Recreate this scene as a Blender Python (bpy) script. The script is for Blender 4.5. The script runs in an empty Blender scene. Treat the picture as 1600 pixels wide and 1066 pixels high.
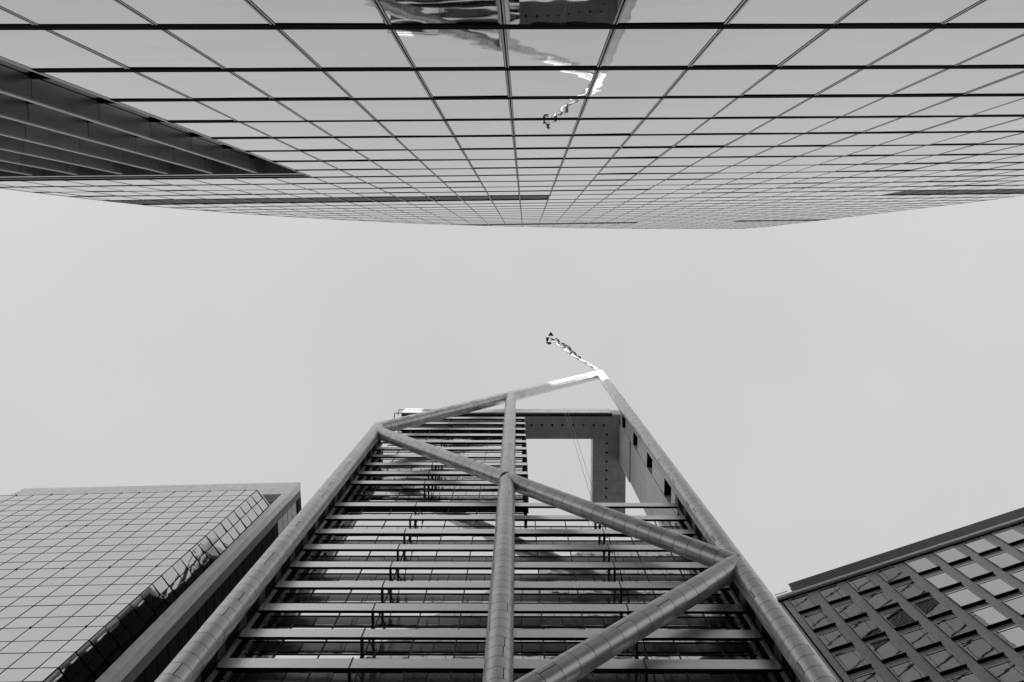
import bpy, math, random
from mathutils import Vector, Matrix, Quaternion
random.seed(7)
S = bpy.context.scene
COL = S.collection

# ------------------------------------------------------------------ camera
# +X = right, +Y = towards the tubular tower, Z up. Eye height 1.6 m, looking almost straight up.
EYE = 1.6
cam_d = bpy.data.cameras.new('camera')
cam = bpy.data.objects.new('camera', cam_d); COL.objects.link(cam)
cam_d.sensor_width = 36.0
cam_d.lens = 36.0 * 1400.0 / 1600.0
cam_d.clip_start = 0.1; cam_d.clip_end = 3000
R = ((0.999983816, 0.000530044, -0.00566459622), (0.0, 0.995650733, 0.0931644615),
     (0.00568934068, -0.0931629537, 0.995634619))
m = Matrix(((R[0][0], -R[0][1], -R[0][2], 0), (R[1][0], -R[1][1], -R[1][2], 0), (R[2][0], -R[2][1], -R[2][2], 0), (0, 0, 0, 1)))
cam.matrix_world = Matrix.Translation((0, 0, EYE)) @ m
S.camera = cam

# ------------------------------------------------------------------ sky, sun, exposure
SUN_EL = math.radians(20.0)
SUN_AZ = math.radians(180.0)      # sun stands behind the mirrored facade (towards -Y)
w = bpy.data.worlds.new('World'); S.world = w; w.use_nodes = True
nt = w.node_tree; nt.nodes.clear()
sky = nt.nodes.new('ShaderNodeTexSky'); sky.sky_type = 'NISHITA'; sky.sun_disc = False
sky.sun_elevation = SUN_EL; sky.sun_rotation = SUN_AZ
sky.air_density = 1.0; sky.dust_density = 5.0; sky.ozone_density = 1.0
bw = nt.nodes.new('ShaderNodeRGBToBW')
mixn = nt.nodes.new('ShaderNodeMix'); mixn.data_type = 'RGBA'
mixn.inputs[0].default_value = 0.55                      # even high haze over the clear-sky gradient
mixn.inputs[7].default_value = (4.0, 4.0, 4.0, 1)
bg = nt.nodes.new('ShaderNodeBackground'); bg.inputs[1].default_value = 0.10
wo = nt.nodes.new('ShaderNodeOutputWorld')
nt.links.new(sky.outputs[0], bw.inputs[0]); nt.links.new(bw.outputs[0], mixn.inputs[6])
tc = nt.nodes.new('ShaderNodeTexCoord'); sn = nt.nodes.new('ShaderNodeTexNoise'); sn.inputs['Scale'].default_value = 1.6; sn.inputs['Detail'].default_value = 4
smr = nt.nodes.new('ShaderNodeMapRange'); smr.inputs[1].default_value = .3; smr.inputs[2].default_value = .7; smr.inputs[3].default_value = .93; smr.inputs[4].default_value = 1.05
smx = nt.nodes.new('ShaderNodeVectorMath'); smx.operation = 'SCALE'
nt.links.new(tc.outputs['Generated'], sn.inputs['Vector']); nt.links.new(sn.outputs[0], smr.inputs[0])
nt.links.new(mixn.outputs[2], smx.inputs[0]); nt.links.new(smr.outputs[0], smx.inputs['Scale']); nt.links.new(smx.outputs[0], bg.inputs[0]); nt.links.new(bg.outputs[0], wo.inputs[0])
sd = bpy.data.lights.new('sun', 'SUN'); sd.energy = 4.0; sd.angle = math.radians(0.5); sd.color = (1, 0.995, 0.985)
so = bpy.data.objects.new('sun', sd); COL.objects.link(so)
sdir = Vector((0.0, -math.cos(SUN_EL), math.sin(SUN_EL)))          # towards the sun
so.rotation_euler = sdir.to_track_quat('Z', 'Y').to_euler()
so.location = sdir * 400
S.view_settings.view_transform = 'Standard'; S.view_settings.look = 'None'
S.view_settings.gamma = 1; S.view_settings.use_curve_mapping = False
S.view_settings.exposure = 1.30
S.render.engine = 'CYCLES'
S.cycles.max_bounces = 10; S.cycles.glossy_bounces = 8; S.cycles.diffuse_bounces = 3
S.cycles.use_denoising = True

# ------------------------------------------------------------------ materials
def mat(name, v, rough=0.6, metal=0.0, var=0.0, scale=1.0, bump=0.0, bscale=1.0, stretch=(1, 1, 1), rvar=0.0, island=0.0, spec=0.5):
    M = bpy.data.materials.new(name); M.use_nodes = True
    t = M.node_tree; N = t.nodes; L = t.links
    b = N['Principled BSDF']
    b.inputs['Base Color'].default_value = (v, v, v, 1)
    b.inputs['Roughness'].default_value = rough
    b.inputs['Metallic'].default_value = metal
    b.inputs['Specular IOR Level'].default_value = spec
    geo = N.new('ShaderNodeNewGeometry')
    mp = N.new('ShaderNodeMapping'); mp.inputs['Scale'].default_value = stretch
    L.new(geo.outputs['Position'], mp.inputs['Vector'])
    if var or island or rvar:
        n = N.new('ShaderNodeTexNoise'); n.inputs['Scale'].default_value = scale; n.inputs['Detail'].default_value = 7
        n.inputs['Roughness'].default_value = 0.6
        L.new(mp.outputs[0], n.inputs['Vector'])
        r = N.new('ShaderNodeMapRange'); r.inputs[1].default_value = 0.3; r.inputs[2].default_value = 0.7
        r.inputs[3].default_value = v * (1 - var); r.inputs[4].default_value = v * (1 + var)
        L.new(n.outputs[0], r.inputs[0])
        out = r.outputs[0]
        if island:
            oi = N.new('ShaderNodeObjectInfo')
            r2 = N.new('ShaderNodeMapRange'); r2.inputs[3].default_value = 1 - island; r2.inputs[4].default_value = 1 + island
            L.new(oi.outputs['Random'], r2.inputs[0])
            mu = N.new('ShaderNodeMath'); mu.operation = 'MULTIPLY'
            L.new(out, mu.inputs[0]); L.new(r2.outputs[0], mu.inputs[1]); out = mu.outputs[0]
        c = N.new('ShaderNodeCombineColor')
        for i in range(3): L.new(out, c.inputs[i])
        L.new(c.outputs[0], b.inputs['Base Color'])
        if rvar:
            r3 = N.new('ShaderNodeMapRange'); r3.inputs[1].default_value = 0.3; r3.inputs[2].default_value = 0.7
            r3.inputs[3].default_value = rough * (1 - rvar); r3.inputs[4].default_value = rough * (1 + rvar)
            L.new(n.outputs[0], r3.inputs[0]); L.new(r3.outputs[0], b.inputs['Roughness'])
    if bump:
        n2 = N.new('ShaderNodeTexNoise'); n2.inputs['Scale'].default_value = bscale; n2.inputs['Detail'].default_value = 2
        L.new(geo.outputs['Position'], n2.inputs['Vector'])
        bp = N.new('ShaderNodeBump'); bp.inputs['Strength'].default_value = 1.0; bp.inputs['Distance'].default_value = bump
        L.new(n2.outputs[0], bp.inputs['Height']); L.new(bp.outputs[0], b.inputs['Normal'])
    return M

M = {
 'mirror':   mat('mirror_glass', 0.56, 0.015, 1.0, var=0.045, scale=0.5, bump=0.0038, bscale=0.6, stretch=(0.5, 1, 2.5), island=0.03),
 'mirror2':  mat('curtain_wall_glass', 0.80, 0.02, 1.0, var=0.04, scale=0.6, bump=0.004, bscale=0.6, stretch=(0.6, 1, 1.6), island=0.03),
 'mirror3':  mat('slab_building_glass', 0.54, 0.03, 1.0, var=0.03, scale=0.6, bump=0.006, bscale=0.5, island=0.02),
 'smoke':    mat('smoked_window_glass', 0.33, 0.02, 1.0, var=0.05, scale=0.8, bump=0.003, bscale=0.5, island=0.08),
 'spandrel': mat('dark_spandrel_glass', 0.045, 0.12, 0.0, var=0.2, scale=1.5, stretch=(1, 1, 3), island=0.12, spec=0.6),
 'black':    mat('black_frame_and_reflection', 0.010, 0.85, 0.0, var=0.3, scale=3, spec=0.05),
 'void':     mat('dark_interior_and_shade', 0.008, 0.8, 0.0, var=0.3, scale=2, spec=0.1),
 'cap':      mat('aluminium_cap', 0.36, 0.3, 0.8, var=0.15, scale=2),
 'edge':     mat('pale_metal_edge', 0.62, 0.4, 0.3, var=0.1, scale=2),
 'bladeside': mat('dark_blade_panel', 0.42, 0.3, 0.3, var=0.15, scale=1.2, stretch=(1, 2, 0.4), island=0.1),
 'tube':     mat('clad_tube_metal', 0.70, 0.33, 0.5, var=0.08, scale=2.2, stretch=(1, 1, 0.25), rvar=0.12, island=0.10),
 'slat':     mat('sunshade_aluminium', 0.80, 0.27, 0.8, var=0.05, scale=0.9, stretch=(0.25, 1, 5), island=0.03),
 'polished': mat('polished_blade_back', 0.9, 0.06, 1.0, var=0.03, scale=1),
 'fascia':   mat('pale_fascia_panel', 0.85, 0.25, 0.45, var=0.06, scale=1.5, island=0.04),
 'bracket':  mat('dark_bracket_steel', 0.03, 0.45, 0.3, var=0.2, scale=4),
 'post':     mat('perforated_steel_and_sky_grey', 0.34, 0.45, 0.3, var=0.35, scale=8),
 'stone':    mat('grey_stone_cladding', 0.66, 0.5, 0.0, var=0.14, scale=0.9, stretch=(1, 1, 0.3), bump=0.004, bscale=12, island=0.05),
 'stonelt':  mat('pale_stone_cladding', 0.74, 0.28, 0.0, spec=0.8, var=0.12, scale=1.2, stretch=(1, 1, 0.3), bump=0.003, bscale=12, island=0.06),
 'concrete': mat('weathered_concrete', 0.75, 0.32, 0.0, spec=0.8, var=0.16, scale=1.4, stretch=(1, 1, 0.4), bump=0.006, bscale=9),
 'granite':  mat('dark_granite', 0.55, 0.42, 0.0, var=0.2, scale=5, bump=0.002, bscale=30, island=0.05),
 'darkstone': mat('dark_stone_band', 0.045, 0.5, 0.0, var=0.3, scale=1.2, stretch=(1, 1, .3)),
 'louvre':   mat('louvre_grey', 0.22, 0.5, 0.2, var=0.15, scale=3),
 'asphalt':  mat('asphalt', 0.07, 0.9, 0.0, var=0.3, scale=2, bump=0.004, bscale=40),
 'paving':   mat('paving_slabs', 0.40, 0.85, 0.0, var=0.2, scale=1.5, bump=0.003, bscale=25),
 'white':    mat('white_paint', 0.8, 0.5, 0.0, var=0.05, scale=2),
 'rope':     mat('rope_grey', 0.45, 0.7, 0.0, var=0.1, scale=5),
 'cloth':    mat('dark_cloth', 0.035, 0.85, 0.0, var=0.6, scale=2.5),
}

# ------------------------------------------------------------------ helpers
class MB:
    def __init__(s): s.v = []; s.f = []; s.sm = []
    def quad(s, pts):
        n = len(s.v); s.v += [tuple(p) for p in pts]; s.f.append(tuple(range(n, n + len(pts)))); s.sm.append(False)
    def box(s, x0, x1, y0, y1, z0, z1):
        n = len(s.v)
        s.v += [(x0, y0, z0), (x1, y0, z0), (x1, y1, z0), (x0, y1, z0), (x0, y0, z1), (x1, y0, z1), (x1, y1, z1), (x0, y1, z1)]
        for q in ((0, 3, 2, 1), (4, 5, 6, 7), (0, 1, 5, 4), (1, 2, 6, 5), (2, 3, 7, 6), (3, 0, 4, 7)):
            s.f.append(tuple(n + i for i in q)); s.sm.append(False)
        return s
    def prism(s, poly, d):
        """polygon (3-D points) extruded along vector d"""
        n = len(s.v); k = len(poly)
        s.v += [tuple(p) for p in poly] + [tuple(Vector(p) + Vector(d)) for p in poly]
        s.f.append(tuple(range(n, n + k))); s.sm.append(False)
        s.f.append(tuple(range(n + 2 * k - 1, n + k - 1, -1))); s.sm.append(False)
        for i in range(k):
            j = (i + 1) % k
            s.f.append((n + i, n + k + i, n + k + j, n + j)); s.sm.append(False)
        return s
    def bar(s, a, b, wx, wz, up=(0, 0, 1)):
        a = Vector(a); b = Vector(b); d = (b - a).normalized(); u = Vector(up)
        if abs(d.dot(u)) > 0.98: u = Vector((0, 1, 0))
        e = d.cross(u).normalized() * wx / 2; g = e.cross(d).normalized() * wz / 2
        return s.prism([a - e - g, a + e - g, a + e + g, a - e + g], b - a)
    def tube(s, a, b, r, seg=10, r2=None, caps=True):
        a = Vector(a); b = Vector(b); d = (b - a).normalized()
        u = Vector((0, 0, 1)) if abs(d.z) < 0.9 else Vector((1, 0, 0))
        e = d.cross(u).normalized(); g = d.cross(e).normalized(); n = len(s.v); r2 = r if r2 is None else r2
        for p, rr in ((a, r), (b, r2)):
            for i in range(seg):
                t = 2 * math.pi * i / seg; s.v.append(tuple(p + (e * math.cos(t) + g * math.sin(t)) * rr))
        for i in range(seg):
            j = (i + 1) % seg; s.f.append((n + i, n + j, n + seg + j, n + seg + i)); s.sm.append(True)
        if caps:
            s.f.append(tuple(range(n + seg - 1, n - 1, -1))); s.sm.append(False)
            s.f.append(tuple(range(n + seg, n + 2 * seg))); s.sm.append(False)
        return s
    def mesh(s, name, material):
        me = bpy.data.meshes.new(name); me.from_pydata(s.v, [], s.f)
        me.polygons.foreach_set('use_smooth', s.sm); me.materials.append(M[material]); me.update()
        return me
    def build(s, name, material, parent=None, kind=None):
        return link(name, s.mesh(name, material), parent, kind=kind)

def link(name, me, parent=None, loc=None, rot=None, kind=None):
    o = bpy.data.objects.new(name, me); COL.objects.link(o)
    if parent is not None: o.parent = parent
    if loc is not None: o.location = loc
    if rot is not None: o.rotation_euler = rot
    if kind: o['kind'] = kind
    return o

def thing(name, label, cat, loc=(0, 0, 0), rz=0.0, group=None):
    o = bpy.data.objects.new(name, None); COL.objects.link(o); o.location = loc; o.rotation_euler = (0, 0, rz)
    o.empty_display_size = 1
    o['label'] = label; o['category'] = cat
    if group: o['group'] = group
    return o

def clip_poly(poly, convex):
    """Sutherland-Hodgman, both as lists of (u, v); convex is counter-clockwise"""
    out = list(poly)
    for i in range(len(convex)):
        a = convex[i]; b = convex[(i + 1) % len(convex)]
        def side(p): return (b[0] - a[0]) * (p[1] - a[1]) - (b[1] - a[1]) * (p[0] - a[0])
        inp = out; out = []
        for k in range(len(inp)):
            p = inp[k]; q = inp[(k + 1) % len(inp)]; sp = side(p); sq = side(q)
            if sp >= 0: out.append(p)
            if sp * sq < 0:
                t = sp / (sp - sq); out.append((p[0] + t * (q[0] - p[0]), p[1] + t * (q[1] - p[1])))
        if not out: return []
    return out

# ================================================================== ground
g = MB(); g.quad([(-1500, -1500, 0), (1500, -1500, 0), (1500, 1500, 0), (-1500, 1500, 0)])
g.build('ground', 'asphalt', kind='structure')
p = MB(); p.box(-70, 80, -4.6, 19.0, 0.004, 0.14); p.build('pavement', 'paving', kind='structure')

# ================================================================== mirrored facade building (top of the picture)
# facade lattice: one step of u = one bay, one step of v = one storey
A = Vector((2.3296, -0.0381, 0.1543)); B = Vector((0.0392, 0.0067, 4.1683)); C0 = Vector((-0.2943, -4.78, 19.1644 + EYE))
NRM = Vector((0, 1, 0))
def fp(u, v, d=0.0):                        # d = metres proud of the glass line
    return C0 + A * u + B * v + NRM * d
OUT = [(-13.57, -4.9), (19.2, -4.9), (19.1, 15), (18.95, 19), (18.55, 27), (18.2, 32.4), (17.3, 34.7), (8.7, 32.6), (3.7, 30.4),
       (-3.7, 25.8), (-6.3, 23.7), (-8.8, 20.9), (-10.4, 18.9), (-11.9, 16.5), (-12.9, 14.2), (-13.3, 12.2), (-13.57, 9.8)]
glass = thing('mirror_glass_tower', 'tall mirrored glass facade filling the top of the photo, reflecting the tube framed tower', 'building', (0, -4.8, 0))
GO = Vector((0, 4.8, 0))                    # parts are written in world metres and shifted to the thing's base
def gl(bm): bm.v = [tuple(Vector(q) + GO) for q in bm.v]; return bm
CUT_U, CUT_V = -5.0, 7.98                   # the recess at the left: u < CUT_U and v < CUT_V
up = [q for q in OUT]
upper = clip_poly([(-14, CUT_V), (20, CUT_V), (20, 40), (-14, 40)], OUT)
lower = [(CUT_U, -4.9), (19.2, -4.9), clip_poly([(18, -4.9), (20, -4.9), (20, CUT_V), (18, CUT_V)], OUT)[2] if False else (19.14, CUT_V), (CUT_U, CUT_V)]
bb = MB(); bb.prism([fp(u, v, -0.07) for u, v in upper], (0, -28, 0)); bb.prism([fp(u, v, -0.07) for u, v in lower], (0, -28, 0))
gl(bb).build('wall', 'void', glass)
ib = MB(); ib.prism([fp(u, v, -1.1) for u, v in [(-13.4, -4.9), (CUT_U, -4.9), (CUT_U, CUT_V), (-13.4, CUT_V)]], (0, -26.9, 0))
gl(ib).build('recessed_wall', 'void', glass)

rows = [float(i) for i in range(-4, 13)] + [13.3, 14.35, 15.4, 16.4, 17.4, 18.4, 19.45, 20.45, 21.4, 22.3, 23.3, 24.25, 25.2, 26.4] + [27.35 + i * 0.98 for i in range(9)]
cols = list(range(-14, 20))
DU = 0.028; DV0 = 0.0465; DV1 = 0.0465       # half joint widths in lattice units
def is_louvre(u, r):
    if abs(r - 12.0) < 0.01: return u < 1 or u >= 13
    if abs(r - 25.2) < 0.01: return -7 <= u < 7 or u >= 13
    return False
cells = []
for c in cols:
    for k in range(len(rows) - 1):
        v0, v1 = rows[k], rows[k + 1]
        if c < CUT_U and v1 <= CUT_V + 0.1: continue
        full = [(c, v0), (c + 1, v0), (c + 1, v1), (c, v1)]
        clipped = clip_poly(full, OUT)
        if len(clipped) < 3: continue
        ar = abs(sum(clipped[i][0] * clipped[(i + 1) % len(clipped)][1] - clipped[(i + 1) % len(clipped)][0] * clipped[i][1] for i in range(len(clipped)))) / 2
        if ar < 0.02: continue
        whole = abs(ar - (v1 - v0)) < 1e-6
        z = 19.16 + 4.17 * v0
        px = 1400 * (-0.3 + 2.33 * (c + .5)) / max(z, 1)
        infr = v0 > -1.2 and abs(px) < 860
        cells.append((0 if infr else 1, z, c, k, whole))
cells.sort()
pane_mesh = {}
def pane_mb(du0, du1, dv0, dv1, t=0.06):
    b_ = MB(); o = [A * u + B * v for u, v in ((du0, dv0), (du1, dv0), (du1, dv1), (du0, dv1))]
    b_.prism([q + NRM * (-0.06) for q in o], NRM * t); return b_
unit = pane_mb(DU, 1 - DU, DV0, 1 - DV1).mesh('pane', 'mirror')
rest = MB(); n_p = 0
for _, z, c, k, whole in cells:
    v0, v1 = rows[k], rows[k + 1]
    if is_louvre(c, v0):
        fr = clip_poly([(c + .05, v0 + .05), (c + .95, v0 + .05), (c + .95, v1 - .05), (c + .05, v1 - .05)], OUT)
        if len(fr) < 3: continue
        lv = MB(); n_b = 7
        for i in range(n_b):
            a0 = v0 + .06 + (v1 - v0 - .12) * i / n_b; a1 = a0 + (v1 - v0 - .12) / n_b * .62
            st = clip_poly([(c + .05, a0), (c + .95, a0), (c + .95, a1), (c + .05, a1)], OUT)
            if len(st) >= 3: lv.prism([fp(u, v, -0.10) for u, v in st], NRM * 0.05)
        gl(lv).build('louvre_panel', 'louvre', glass); continue
    if n_p < 300:
        n_p += 1
        if whole and abs(v1 - v0 - 1) < 1e-6:
            link('pane', unit, glass, fp(c, v0) + GO, (random.gauss(0, .0016), random.gauss(0, .0006), random.gauss(0, .0016)))
        else:
            q = clip_poly([(c + DU, v0 + DV0), (c + 1 - DU, v0 + DV0), (c + 1 - DU, v1 - DV1), (c + DU, v1 - DV1)], OUT)
            if len(q) >= 3: gl(MB().prism([fp(u, v, -0.06) for u, v in q], NRM * .06)).build('pane', 'mirror', glass)
    else:
        q = clip_poly([(c + DU, v0 + DV0), (c + 1 - DU, v0 + DV0), (c + 1 - DU, v1 - DV1), (c + DU, v1 - DV1)], OUT)
        if len(q) >= 3: rest.prism([fp(u, v, -0.06 + random.uniform(-.001, .001)) for u, v in q], NRM * .06)
gl(rest).build('small_panes', 'mirror', glass, kind='stuff')
for c in range(-13, 19):                     # mullion caps with a dark joint on each side
    vs = -4.9 if c >= CUT_U else CUT_V
    mb_ = MB()
    for a, b in ((-.023, -.006), (.008, .023)):
        q = clip_poly([(c + a, vs), (c + b, vs), (c + b, 40), (c + a, 40)], OUT)
        if len(q) >= 3: mb_.prism([fp(u, v, -0.05) for u, v in q], NRM * .062)
    if mb_.v: gl(mb_).build('mullion', 'cap', glass)
for v in rows:
    us = CUT_U if v < CUT_V - .1 else -14
    q = clip_poly([(us, v - .045), (20, v - .045), (20, v + .045), (us, v + .045)], OUT)
    if len(q) >= 3: gl(MB().prism([fp(u, vv, -0.05) for u, vv in q], NRM * .066)).build('transom', 'black', glass)
# coping that follows the roof line and both upright ends
for i in range(2, len(OUT)):
    a = fp(*OUT[i]); b = fp(*OUT[(i + 1) % len(OUT)])
    gl(MB().bar(a + Vector((0, -.06, 0)), b + Vector((0, -.06, 0)), .1, .16, up=(0, 1, 0))).build('coping', 'edge', glass)
# recess: inner glass, transoms, projecting blades
for c in range(-14, -5):
    for k in range(0, 12):
        v0, v1 = float(k - 4), float(k - 3)
        if v0 < -2: continue
        u0 = max(c, -13.5)
        gl(MB().prism([fp(u0 + .03, v0 + .05, -0.72), fp(c + .97, v0 + .05, -0.72), fp(c + .97, min(v1, 7.35) - .05, -0.72), fp(u0 + .03, min(v1, 7.35) - .05, -0.72)], NRM * -.05)).build('recessed_pane', 'mirror', glass)
for k in range(-2, 8):
    gl(MB().prism([fp(-13.5, k - .03, -0.78), fp(CUT_U, k - .03, -0.78), fp(CUT_U, k + .03, -0.78), fp(-13.5, k + .03, -0.78)], NRM * .14)).build('recess_transom', 'black', glass)
for c in range(-13, -5):
    for k in range(-3, 8):
        v0 = k + .008; v1 = min(k + .992, 7.25)
        gl(MB().prism([fp(c - .022, v0, -0.70), fp(c + .022, v0, -0.70), fp(c + .022, v1, -0.70), fp(c - .022, v1, -0.70)], NRM * .66)).build('blade_panel', 'bladeside', glass)
    gl(MB().prism([fp(c - .04, -3, -0.036), fp(c + .04, -3, -0.036), fp(c + .04, 7.25, -0.036), fp(c - .04, 7.25, -0.036)], NRM * .05)).build('blade_edge', 'edge', glass)
gl(MB().prism([fp(-13.5, 7.38, -0.9), fp(CUT_U - .02, 7.38, -0.9), fp(CUT_U - .02, 7.50, -0.9), fp(-13.5, 7.50, -0.9)], NRM * .92)).build('recess_beam', 'cap', glass)
gl(MB().prism([fp(-13.5, 7.50, -1.1), fp(CUT_U - .02, 7.50, -1.1), fp(CUT_U - .02, 7.93, -1.1), fp(-13.5, 7.93, -1.1)], NRM * 1.06)).build('recess_soffit', 'black', glass)
gl(MB().prism([fp(-13.5, 7.72, -0.03), fp(CUT_U - .02, 7.72, -0.03), fp(CUT_U - .02, 7.76, -0.03), fp(-13.5, 7.76, -0.03)], NRM * .05)).build('recess_trim', 'cap', glass)
gl(MB().prism([fp(CUT_U - .035, -4.9, -0.3), fp(CUT_U - .003, -4.9, -0.3), fp(CUT_U - .003, 7.95, -0.3), fp(CUT_U - .035, 7.95, -0.3)], NRM * .31)).build('corner_trim', 'edge', glass)

# ================================================================== tube framed tower
TY = 20.0
tower = thing('tube_framed_tower', 'central tower behind a frame of round metal tubes with open stone portal on top', 'building', (0, TY, 0))
TO = Vector((0, -TY, -0.0))
def tl(bm): bm.v = [(q[0], q[1] - TY, q[2] + EYE) for q in bm.v]; return bm      # z written from eye level
RT = 0.73
XL, XM, XR = -16.2, -0.9, 14.3
def ring_mesh(name, L, r, gap=.045, seg=24):
    """one clad ring: a shell with a lengthwise open seam, closed rolled edges"""
    b_ = MB(); n = 0; half = .024 / r
    angs = [half + (2 * math.pi - 2 * half) * i / seg for i in range(seg + 1)]
    prof = ((gap / 2, r - .03), (gap / 2, r), (L - gap / 2, r), (L - gap / 2, r - .03))
    for j in range(3):                        # each strip has its own vertices so the outer face shades as a clean cylinder
        n = len(b_.v)
        for t in angs:
            for z, rr in (prof[j], prof[j + 1]): b_.v.append((rr * math.cos(t), rr * math.sin(t), z))
        for i in range(seg):
            a = n + i * 2; b_.f.append((a, a + 2, a + 3, a + 1)); b_.sm.append(True)
    me = b_.mesh(name, 'tube'); return me
def clad_tube(name, a, b, r, pitch=1.15, trim=(0, 0), single=True):
    a = Vector((a[0], a[1] - TY, a[2] + EYE)); b = Vector((b[0], b[1] - TY, b[2] + EYE))
    d = (b - a); Lt = d.length; dn = d.normalized()
    core = MB(); core.tube(a, b, r - .028, 24)
    part = core.build(name, 'bracket', tower)
    s0, s1 = trim; n = max(1, round((Lt - s0 - s1) / pitch)); L = (Lt - s0 - s1) / n
    me = ring_mesh('cladding_ring', L, r)
    q = dn.to_track_quat('Z', 'X')
    far = MB()
    for i in range(n):
        p0 = a + dn * (s0 + L * i)
        spin = random.choice((0.6, 2.0, 3.4, 4.4, 5.5)) + random.uniform(-.15, .15)
        if p0.z < 42.5 or p0.z > 131:          # out of the frame or a few pixels: joined into one part
            mt_ = Matrix.Translation(p0) @ (q @ Quaternion((0, 0, 1), spin)).to_matrix().to_4x4(); nv = len(far.v)
            far.v += [tuple(mt_ @ v.co) for v in me.vertices]
            for pl in me.polygons: far.f.append(tuple(nv + i_ for i_ in pl.vertices)); far.sm.append(True)
            continue
        o = link('cladding_ring', me, part); o.location = p0
        o.rotation_mode = 'QUATERNION'
        o.rotation_quaternion = q @ Quaternion((0, 0, 1), spin)
    if far.v: far.build('small_cladding_rings', 'tube', part, kind='stuff')
    return part
ZL, ZM, ZR, ZLOW, ZM2 = 103.4, 78.8, 56.5, 17.3, 37.7
RAILM, PEAK = 127.8, 152.6
clad_tube('column_tube', (XL, TY, -EYE), (XL, TY, ZL), RT)
clad_tube('column_tube', (XM, TY, -EYE), (XM, TY, RAILM), RT)
clad_tube('column_tube', (XR, TY, -EYE), (XR, TY, PEAK), RT)
DT = TY - .12
clad_tube('diagonal_tube', (XL - .1, DT, 101.2), (XM, DT, ZM), RT * .98, 1.3, (.0, .2))
clad_tube('diagonal_tube', (XM, DT, ZM), (XR - .1, DT, ZR), RT * .98, 1.3, (.2, .0))
clad_tube('diagonal_tube', (XR - .1, DT, ZR), (XM, DT, ZM2), RT * .98, 1.3, (.0, .2))
clad_tube('diagonal_tube', (XM, DT, ZM2), (XL, DT, ZLOW), RT * .98, 1.3, (.4, .4))
clad_tube('diagonal_tube', (XL, DT, ZLOW), (XM, DT, .3), RT * .98, 1.3, (.4, .4))
clad_tube('rail_tube', (XL, TY, ZL), (XM, TY, RAILM), RT * 1.03, 1.3, (.1, .1))
clad_tube('rail_tube', (XM, TY, RAILM), (XR, TY, PEAK), RT * 1.03, 1.3, (.1, 0))
def ball(x, z, r, name='node_cap'):
    b_ = MB(); ns, nr = 20, 10
    for i in range(1, nr):
        t = math.pi * i / nr
        for j in range(ns):
            f_ = 2 * math.pi * j / ns; b_.v.append((x + r * math.sin(t) * math.cos(f_), TY + r * math.sin(t) * math.sin(f_), z + r * math.cos(t)))
    for i in range(nr - 2):
        for j in range(ns):
            k = (j + 1) % ns; b_.f.append((i * ns + j, (i + 1) * ns + j, (i + 1) * ns + k, i * ns + k)); b_.sm.append(True)
    b_.f.append(tuple(range(ns))); b_.sm.append(True)
    b_.f.append(tuple((nr - 2) * ns + j for j in range(ns - 1, -1, -1))); b_.sm.append(True)
    tl(b_).build(name, 'tube', tower)
ball(XL, ZL, RT * 1.04); ball(XM, RAILM, RT * 1.04); ball(XR, PEAK, RT * 1.04)

SY = 21.3; GY = 22.65
def zs(k): return 45.93 + 3.813 * k
# dark body behind the glass
bd = MB(); bd.box(-15.7, 14.0, GY + .12, 40.5, -EYE, 76.6); bd.box(-15.7, 0.7, GY + .12, 40.5, 76.6, 120.0)
tl(bd).build('core_wall', 'void', tower)
# end walls between tube and glass
for sx, x in ((-1, -15.95), (1, 14.05)):
    ztop = 103 if sx < 0 else 76.4
    tl(MB().box(x - .08, x + .08, 20.9, GY + .4, -EYE, ztop)).build('end_wall', 'void', tower)
    for yy, xx in ((21.55, x - sx * .22), (22.6, x - sx * .25)):
        for k in range(-11, 15 if sx < 0 else 8):
            pm = MB(); z0 = zs(k) + .05; pm.box(xx - .07, xx + .07, yy - .16, yy + .16, z0, z0 + 3.6)
            tl(pm).build('end_post', 'post', tower)
    for k in range(-11, 15 if sx < 0 else 9):
        z0 = zs(k)
        gm = MB(); gm.prism([(x + sx * .05, 20.2, z0 + .9), (x + sx * .05, 21.9, z0 + 1.0), (x + sx * .05, 21.9, z0 - 1.0), (x + sx * .05, 20.6, z0 - .1)], (-sx * .16, 0, 0))
        tl(gm).build('gusset', 'bracket', tower)
# sunshade blades
blade_cache = {}
def blade(x0, x1, k):
    L = round(x1 - x0 - .05, 3)
    if L not in blade_cache:
        b_ = MB(); b_.box(0, L, 0, .18, 0, 1.1); me_ = b_.mesh('sunshade_blade', 'slat'); me_.materials.append(M['polished']); me_.materials.append(M['void']); me_.polygons[4].material_index = 1; me_.polygons[0].material_index = 2; blade_cache[L] = me_  # underside shade painted near-black; back polished to keep its mirror image bright
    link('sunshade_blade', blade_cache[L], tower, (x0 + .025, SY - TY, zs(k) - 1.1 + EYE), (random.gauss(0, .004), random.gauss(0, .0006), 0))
arm = MB(); arm.box(-.07, .07, .18, 1.3, -.05, .28); arm.box(-.1, .1, 1.12, 1.3, -.2, .4)
arm.box(-.035, .035, -.03, .15, -.02, 1.22)
arm_me = arm.mesh('bracket_arm', 'bracket')
st = MB(); st.bar((.35, .1, 0), (.62, 1.28, .9), .06, .06); st.bar((.62, 1.25, -.3), (.62, 1.25, 1.2), .1, .07); st_me = st.mesh('stay_rod', 'bracket')
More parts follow.
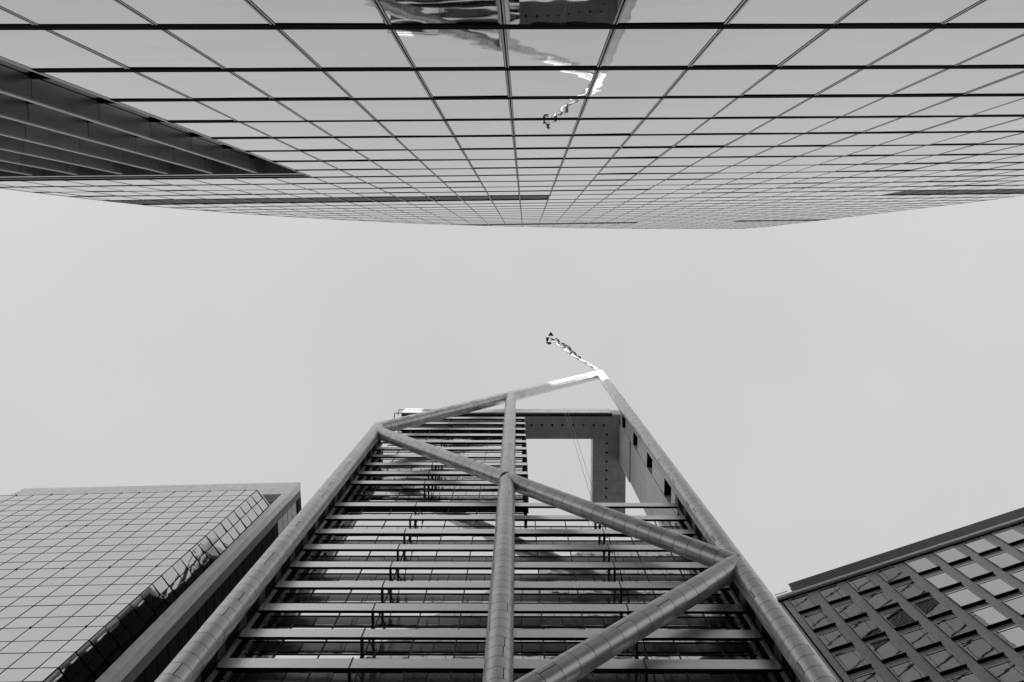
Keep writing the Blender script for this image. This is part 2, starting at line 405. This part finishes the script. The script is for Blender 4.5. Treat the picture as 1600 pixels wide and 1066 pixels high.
for k in range(-11, 21):
    if k == 9: continue
    if k <= 8: segs = [(-15.75, -8.75), (-8.75, -1.0), (-1.0, 6.75), (6.75, 13.85)]
    else: segs = [(-15.75, -8.75), (-8.75, 1.05)]
    for s in segs: blade(s[0], s[1], k)
    for s in segs[1:]:
        if s[0] == -1.0: continue
        for me_, nm in ((arm_me, 'bracket_arm'), (st_me, 'stay_rod')):
            link(nm, me_, tower, (s[0], SY - TY, zs(k) - 1.1 + EYE))
    if k > 9:   # pale end block past the middle tube
        tl(MB().box(.98, 1.1, SY + .15, GY + 1.6, zs(k) - .9, zs(k) + .1)).build('blade_end', 'edge', tower)
# curtain wall
def xm(n): return 1.56 + 2.572 * n
bigs = []; spans = []; smalls = []
for k in range(-11, 20):
    z0 = zs(k)
    n0, n1 = -7, (5 if k < 8 else 0)
    for n in range(n0, n1):
        x0 = max(xm(n), -15.6) + .045; x1 = min(xm(n + 1), 14.0 if k < 8 else .62) - .045
        if x1 - x0 < .3: continue
        bigs.append((x0, x1, z0 + 1.31, z0 + 3.37, k))
        for h in range(2):
            a = xm(n) + 1.286 * h; b = a + 1.286
            a = max(a, -15.6) + .02; b = min(b, 14.0 if k < 8 else .62) - .02
            if b - a < .2: continue
            spans.append((a, b, z0 + .01, z0 + 1.21, k)); smalls.append((a, b, z0 - .33, z0 - .03, k))
def place_panels(lst, name, mt, tilt, y):
    lst = sorted(lst, key=lambda t: (0 if t[4] >= -3 else 1, t[4])); cache = {}; st_ = MB()
    for i, (x0, x1, z0, z1, k) in enumerate(lst):
        if i < 300:
            key = (round(x1 - x0, 3), round(z1 - z0, 3))
            if key not in cache: cache[key] = MB().box(0, key[0], 0, .05, 0, key[1]).mesh(name, mt)
            link(name, cache[key], tower, (x0, y - TY, z0 + EYE), (random.gauss(0, tilt), 0, random.gauss(0, tilt)))
        else: st_.box(x0, x1, y, y + .05, z0, z1)
    if st_.v: tl(st_).build(name + 's_in_rows', mt, tower, kind='stuff')
place_panels(bigs, 'pane', 'mirror2', .0012, GY)
place_panels([t for t in spans if t[4] < 7], 'spandrel_panel', 'spandrel', .003, GY)
for x0, x1, z0, z1, k in spans:
    if k >= 7: tl(MB().box(x0, x1, GY, GY + .05, z0, z1)).build('upper_spandrel_panel', 'mirror3', tower)  # lighter glass stands in for stronger sky reflection on upper spandrels
place_panels(smalls, 'narrow_pane', 'mirror2', .0015, GY)
for k in range(-11, 20):
    x1 = 14.0 if k < 8 else .65
    for dz in (-.39, 1.26):
        tl(MB().box(-15.65, x1, GY - .05, GY + .1, zs(k) + dz - .03, zs(k) + dz + .03)).build('glazing_bar', 'bracket', tower)
for n in range(-6, 6):
    x = xm(n)
    zt = 76.5 if x > .8 else 120
    if x > 14: continue
    tl(MB().box(x - .03, x + .03, GY - .06, GY + .1, -EYE, zt)).build('mullion', 'bracket', tower)
# transfer level between the full-width floors and the upper left block
tl(MB().box(-15.7, 0.9, SY + .9, GY + .05, 79.6, 79.9)).build('transfer_beam', 'bracket', tower)
tl(MB().box(0.64, 0.9, SY + .3, 40.4, 76.8, 120.0)).build('block_side_wall', 'void', tower)
# roof portal: soffit panels, fascia, downlights
ZP = 120.9
def soffit(x0, x1, y0, y1, mt='stone'):
    g_ = .012
    tl(MB().box(x0 + g_, x1 - g_, y0 + g_, y1 - g_, ZP, ZP + .12)).build('soffit_panel', mt, tower)
nx = 11
xs_ = [-15.8 + i * (13.0 + 15.8) / 20 for i in range(21)]
for i in range(20):
    soffit(xs_[i], xs_[i + 1], SY + .35, 24.75)
ys_ = [24.75 + i * 1.95 for i in range(9)]
for i in range(8):
    soffit(10.4, 13.9, ys_[i], ys_[i + 1]); soffit(13.9, 14.9, ys_[i], ys_[i + 1])
pb = MB(); pb.box(-15.8, 13.0, SY + .3, 24.8, ZP + .12, 124.2); pb.box(10.38, 14.95, 24.8, 40.4, ZP + .12, 124.2); pb.box(-15.8, 10.38, 37.5, 40.4, ZP + .12, 124.2)
tl(pb).build('portal_beam', 'stone', tower)
tl(MB().box(-15.8, 12.95, SY - .0, SY + .34, ZP + .0, ZP + .45)).build('drip_edge', 'bracket', tower)
for i in range(20):
    tl(MB().box(xs_[i] + .012, min(xs_[i + 1], 13.0) - .012, SY - .1, SY + .29, ZP + .47, 124.4)).build('fascia_panel', 'fascia', tower)
tl(MB().box(13.2, 14.9, 37.6, 40.3, -EYE, ZP)).build('rear_pier', 'stone', tower)
def downlight(x, y):
    b_ = MB(); b_.tube((x, y, ZP - .03), (x, y, ZP + .02), .19, 14); o = tl(b_).build('downlight', 'post', tower)
    c_ = MB(); c_.tube((x, y, ZP - .045), (x, y, ZP - .031), .13, 12); tl(c_).build('lens', 'void', o)
for i in range(9): downlight(2.0 + (i - 1) * 1.41 + .0 + 1.41 * 0 , 22.85)
for i in range(9): downlight(12.28, 24.15 + i * 1.25)
# stone side wall with pierced openings, right of the portal
wz = [0, 20, 40, 55, 66, 72, 78, 84, 90, 96, 102.0, 109, 115, 120.8]
WX0, WX1 = 13.9, 15.2
holes = [129.5 - 11.45 * i for i in range(12)]          # undersides of the slabs that tie the tube back
for j in range(len(wz) - 1):
    zb, zt = wz[j] - (EYE if j == 0 else 0), wz[j + 1]
    x0 = WX0 if zb >= 108.9 else WX0 + .12
    for q in range(3):
        a = (22.62, 24.3, 26.0)[q]; b = (24.3, 26.0, 27.8)[q]
        tl(MB().box(x0, WX1, a + .01, b - .01, zb + .012, zt - .012)).build('side_wall_panel', 'stone' if zb >= 108.9 else 'stonelt', tower)
tl(MB().box(13.02, 15.4, 21.38, 24.78, 120.93, 124.25)).build('corner_beam', 'stonelt', tower)
for h in holes:
    if h < 6 or h > 124.3:
        continue
    tl(MB().box(14.06, 15.5, 20.95, 22.55, h, h + .3)).build('tie_slab', 'void', tower)
    tl(MB().box(14.06, 15.5, 21.0, 22.58, h + .32, min(h + 7.9, 120.8))).build('wall_pier', 'stonelt', tower)
    tl(MB().box(15.2, 15.5, 21.0, 22.58, h - 3.52, h - .02)).build('opening_back', 'stone', tower)
# roof rails on the left block
for zz, yy in ((121.9, SY - .35), (118.0, SY - .6)):
    rb = MB(); rb.tube((-16.3, yy, zz), (-8.0, yy, zz), .06, 8); rb.tube((-16.3, yy, zz), (-16.3, yy + .6, zz - .8), .06, 8)
    tl(rb).build('roof_rail', 'bracket', tower)

# wires hanging in the portal opening
for i, (x, dx) in enumerate(((6.55, 0), (6.95, 0))):
    o = MB().tube((0, 0, 0), (0, 0, 45.5), .016, 6).build('hanging_wire', 'rope')
    o.location = (x, SY - .2, 77.5 + EYE)
    o['label'] = ('left of the two thin wires hanging down across the open portal', 'right of the two thin wires hanging down across the open portal')[i]
    o['category'] = 'wire'; o['group'] = 'wires hanging across the open portal'

# ------------------------------------------------------------------ boom on the peak
boom = thing('roof_boom', 'thin white bent mast with dark ragged tip leaning from the tube frame peak', 'mast', (XR, TY - .1, PEAK + .5 + EYE))
pts = [Vector((0, 0, 0)), Vector((-.9, -.75, 1.2)), Vector((-1.9, -1.3, 2.6)), Vector((-3.3, -1.9, 4.0)), Vector((-4.6, -2.6, 5.5)), Vector((-5.9, -3.5, 7.0)), Vector((-7.2, -4.35, 8.4)), Vector((-8.1, -4.9, 9.4))]
bm_ = MB(); rr = (.36, .27, .2, .17, .14, .12, .1, .08)
for i in range(len(pts) - 1): bm_.tube(pts[i], pts[i + 1], rr[i], 10, rr[i + 1])
bm_.build('pole', 'white', boom)
for i in range(2):
    s_ = MB(); s_.bar(Vector((-.3 + .75 * i, .35 - .6 * i, -.3)), pts[1] + Vector((.1 * i, .1, .2)), .1, .1); s_.build('stay', 'white' if i else 'cloth', boom)
def at(t): i = min(int(t), 6); return pts[i].lerp(pts[i + 1], t - i)
off = Vector((.42, -.62, .1))
for t0, t1, h0, h1 in ((2.9, 3.35, .3, .55), (3.5, 4.1, .5, .8), (4.15, 5.0, .8, 1.15), (5.05, 5.5, .75, .95), (5.7, 6.5, .7, 1.0)):
    # each streamer is a loose loop of dark cloth: two edges and two cross folds
    c_ = MB(); a = at(t0); b = at(t1); A2 = a + off * h0; B2 = b + off * h1; mid = (A2 + B2) / 2 + off * .25
    for p, q in ((a, A2), (A2, mid), (mid, B2), (B2, b), (a, mid.lerp(a, .45)), (mid.lerp(a, .45), B2)):
        c_.bar(p, q, .09 + random.uniform(0, .1), .1)
    c_.prism([A2, mid, mid.lerp(b, .5)], (.03, .04, .05)); c_.build('streamer', 'cloth', boom)
t_ = MB(); e = pts[-1]
t_.prism([e + Vector((.45, -.75, 0)), e + Vector((-.05, -1.5, .2)), e + Vector((-.55, -.75, .2))], (.05, .05, .3))
t_.prism([e + Vector((-.95, -.45, 0)), e + Vector((-.35, -.5, 0)), e + Vector((-.55, .1, 0)), e + Vector((-.85, .7, 0))], (.05, .05, .3))
t_.prism([e + Vector((-.8, .45, 0)), e + Vector((-.1, .35, 0)), e + Vector((.1, .7, 0)), e + Vector((-.6, .85, 0))], (.05, .05, .3))
t_.prism([e + Vector((-.3, -.5, 0)), e + Vector((.5, -.15, 0)), e + Vector((.45, .35, 0)), e + Vector((.1, .0, 0))], (.05, .05, .3))
t_.build('ragged_tip', 'cloth', boom)

# ================================================================== slab building, lower left
YAW = -0.0245
lb = thing('left_office_block', 'wide glass office block with a projecting gridded bay inside a pale concrete frame, lower left', 'building', (-29.0, 30.0, 0), YAW)
def ll(bm): bm.v = [(q[0], q[1], q[2] + EYE) for q in bm.v]; return bm
# local: x along the facade (negative = left), y away from the camera, z from eye level
HT = 117.5
W = -37.2
for i in range(13):       # top beam, stone panels
    a = W + i * (-W) / 13; b = a + (-W) / 13
    ll(MB().box(a + .015, b - .015, 0, 1.0, HT - 5.9, HT)).build('parapet_panel', 'concrete', lb)
zj = HT - 5.9
while zj > 0:
    nz = max(zj - 4.47, -EYE)
    ll(MB().box(-.98, 0, 0, .9, nz + .012, zj - .012)).build('pier_panel', 'concrete', lb)
    ll(MB().box(W, W + 1, 0, .9, nz + .012, zj - .012)).build('pier_panel', 'concrete', lb)
    zj = nz
ll(MB().box(-34.3, -1.0, 1.0, 2.5, HT - 5.5, HT - .2)).build('roof_slab', 'concrete', lb)
ll(MB().box(W + .3, -.35, 1.2, 12, -EYE, HT - .3)).build('core_wall', 'granite', lb)
# right flank: concrete edge, then panes with painted reflections, sky grey above, black below
for i in range(27):
    za = HT - .02 - i * 4.47
    ll(MB().box(-.3, -.02, .92, 1.92, za - 4.45, za)).build('flank_panel', 'darkstone', lb)
ll(MB().box(-.33, -.02, 1.95, 4.15, HT - 1.9, HT)).build('flank_beam', 'void', lb)
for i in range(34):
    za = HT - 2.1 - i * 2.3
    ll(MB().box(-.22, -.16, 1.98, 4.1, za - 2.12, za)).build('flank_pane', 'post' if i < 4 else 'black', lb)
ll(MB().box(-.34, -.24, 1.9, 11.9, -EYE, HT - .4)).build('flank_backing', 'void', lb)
# projecting bay
BX, BY = -2.445, -2.0                      # corner of the bay; chamfer runs back to (-1.05, 0)
CX, CY = -1.06, -.02
ll(MB().prism([(W + 1.2, BY + .08, -EYE), (BX - .06, BY + .08, -EYE), (CX - .06, CY + .06, -EYE), (CX - .1, 1.0, -EYE), (W + 1.2, 1.0, -EYE)], (0, 0, 106.3 + EYE))).build('bay_core', 'void', lb)
ZB = [106.15]
z = ZB[0]; i = 0
while z > 2:
    z -= (2.45, 2.02)[i % 2]; i += 1; ZB.append(z)
ncol = 16
front = []; side = []
for r_ in range(len(ZB) - 1):
    z1, z0 = ZB[r_], ZB[r_ + 1]
    for c in range(ncol):
        x1 = BX - (1.42 if c > 0 else 0) - max(0, c - 1) * 2.14; x0 = BX - 1.42 - c * 2.14
        if x0 < W + .3: continue
        front.append((x0 + .035, x1 - .035, z0 + .035, z1 - .035, r_, c))
def vis(t):
    X = -29 + t[0]; return (0 if (t[2] > 45 and X / t[2] > -.63) else 1, t[2] * -1 if False else t[2])
front.sort(key=vis)
cache = {}; st_ = MB()
for i, (x0, x1, z0, z1, r_, c) in enumerate(front):
    if i < 300:
        key = (round(x1 - x0, 3), round(z1 - z0, 3))
        if key not in cache: cache[key] = MB().box(0, key[0], 0, .05, 0, key[1]).mesh('pane', 'mirror3')
        link('pane', cache[key], lb, (x0, BY, z0 + EYE), (random.gauss(0, .001), 0, random.gauss(0, .001)))
    else: st_.box(x0, x1, BY, BY + .05, z0, z1)
ll(st_).build('small_panes', 'mirror3', lb, kind='stuff')
ch = Vector((CX - BX, CY - BY, 0)); chl = ch.length; ang = math.atan2(ch.y, ch.x); chn = ch.normalized()
cache = {}
for r_ in range(len(ZB) - 1):
    z1, z0 = ZB[r_], ZB[r_ + 1]
    if z1 < 40: continue
    for h in range(2):
        L = chl / 2 - .07; key = round(z1 - z0, 2)
        if key not in cache: cache[key] = MB().box(0, L, 0, .05, 0, key - .07).mesh('chamfer_pane', 'mirror3')
        p0 = Vector((BX, BY, z0 + .035 + EYE)) + chn * (chl / 2 * h + .035)
        link('chamfer_pane', cache[key], lb, p0, (random.gauss(0, .006), 0, ang + .035 + random.gauss(0, .006)))
for z in ZB:
    t_ = MB(); t_.box(W + 1.2, BX + .0, BY - .015, BY + .06, z - .03, z + .03)
    t_.bar(Vector((BX, BY + .02, z)), Vector((CX, CY + .02, z)), .07, .06)
    ll(t_).build('transom', 'black', lb)
for c in range(ncol + 1):
    x = BX - (0 if c == 0 else 1.42 + (c - 1) * 2.14)
    ll(MB().box(x - .03, x + .03, BY - .02, BY + .055, -EYE, ZB[0])).build('mullion', 'black', lb)
    if c in (1, 3, 5, 7, 8, 10, 12, 14):
        for r_ in range(0, len(ZB), 6):
            ll(MB().box(x - .035, x + .035, BY - .10, BY - .021, ZB[r_] - .04, ZB[r_] + .08)).build('anchor_lug', 'bracket', lb)
q = Vector((BX, BY, 0)) + chn * chl / 2
ll(MB().box(q.x - .03, q.x + .03, q.y - .03, q.y + .03, -EYE, ZB[0])).build('mullion', 'black', lb)
ll(MB().prism([(W + 1.2, BY, ZB[0] + .04), (BX, BY, ZB[0] + .04), (CX, CY, ZB[0] + .04), (CX - .1, .9, ZB[0] + .04), (W + 1.2, .9, ZB[0] + .04)], (0, 0, .32))).build('bay_coping', 'mirror3', lb)

# ================================================================== stone building, lower right
rb_ = thing('right_office_block', 'dark stone office block with square windows and louvred roof screen, lower right', 'building', (24.37, 32.0, 0), math.radians(-18.86))
HR = 81.5
PW = 2.78; RHgt = 3.87
ll(MB().box(0, 62, .30, 30, -EYE, HR - .2)).build('core_wall', 'granite', rb_)
ncr = 13
def fa(x0, x1, z0, z1, y0=.0, y1=.3, mt='granite', nm='wall_panel'):
    ll(MB().box(x0, x1, y0, y1, z0, z1)).build(nm, mt, rb_)
ll(MB().box(0, 40, -.34, .28, HR - .45, HR)).build('cornice', 'white', rb_)
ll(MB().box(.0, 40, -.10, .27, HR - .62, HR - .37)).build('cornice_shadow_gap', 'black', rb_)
# window unit mesh (shared)
WW = 1.85; WH = 2.92
fr = MB()
fr.box(0, .06, -.22, 0, 0, WH); fr.box(WW - .06, WW, -.22, 0, 0, WH); fr.box(.06, WW - .06, -.22, 0, WH - .06, WH); fr.box(.06, WW - .06, -.22, 0, 0, .06)
fr_me = fr.mesh('window', 'edge')
pa_me = MB().box(.07, WW - .07, -.19, -.15, .07, WH - .36).mesh('pane', 'smoke')
pt_me = MB().box(.07, WW - .07, -.19, -.15, WH - .30, WH - .07).mesh('top_pane', 'smoke')
tr_me = MB().box(.07, WW - .07, -.215, -.14, WH - .355, WH - .305).mesh('transom', 'black')
si_me = MB().box(-.02, WW + .1, -.24, 0, -.13, -.005).mesh('sill', 'black')
for c in range(ncr):
    xw = .95 + c * PW
    for r_ in range(21):
        zt = HR - .82 - r_ * RHgt; zb = zt - WH
        if zb < 1: continue
        o = link('window', fr_me, rb_, (xw, .12, zb + EYE), (random.gauss(0, .002), 0, random.gauss(0, .004)))
        for me_, nm in ((pa_me, 'pane'), (pt_me, 'top_pane'), (tr_me, 'transom'), (si_me, 'sill')): link(nm, me_, o)
        fa(xw + .02, xw + WW - .02, zb - RHgt + WH + .02, zb - .16, .14, .28, nm='spandrel_panel')
    zt = HR - .64
    x0 = (xw + WW + .05) if c >= 0 else 0; x1 = xw + PW - .05
    while zt > 1:
        fa(x0 + .01, x1 - .01, max(zt - RHgt * 2, -EYE) + .012, zt - .012, .0, .29, nm='pier_panel'); zt -= RHgt * 2
zt = HR - .64
while zt > 1:
    fa(.35, .90, max(zt - RHgt, -EYE) + .012, zt - .012, .0, .29, nm='pier_panel'); zt -= RHgt
ll(MB().box(.0, .18, -.03, .28, -EYE, HR - .64)).build('corner_strip', 'granite', rb_)
ll(MB().box(.19, .34, .06, .28, -EYE, HR - .64)).build('corner_joint', 'black', rb_)
for i in range(6):
    ll(MB().box(1.8, 45, -.30 + .0, -.12, HR + .3 + i * .29, HR + .45 + i * .29)).build('screen_louvre', 'louvre', rb_)
for i in range(16):
    ll(MB().box(1.85 + i * 2.9, 1.93 + i * 2.9, -.1, .05, HR, HR + 1.95)).build('screen_post', 'black', rb_)
ll(MB().box(1.85, 45, .1, .3, HR, HR + 1.85)).build('screen_backing', 'void', rb_)
ll(MB().box(.05, 1.3, -.2, -.14, HR + .7, HR + .78)).build('roof_rail', 'edge', rb_)

# ================================================================== tall block added out of view behind the mirrored facade to shade the street
ob = thing('added_shading_block', 'unseen plain grey slab added beyond the mirrored glass facade to shade the street', 'building', (0, -60, 0))
MB().box(-150, 150, -30, 0, 0, 151).build('wall', 'stonelt', ob)
for a, b, h in ((-150, -16.6, 167.5), (-13.2, 6.2, 167.5), (8.6, 150, 167.5)):  # added roof boxes, gaps shaped to let sun patches reach the fascia
    MB().box(a, b, -25, -.3, 151, h).build('roof_blocker', 'stone', ob)
for i in range(36):
    MB().box(-149, 149, .02, .3, 6 + i * 4, 7.6 + i * 4).build('window_band', 'smoke', ob)
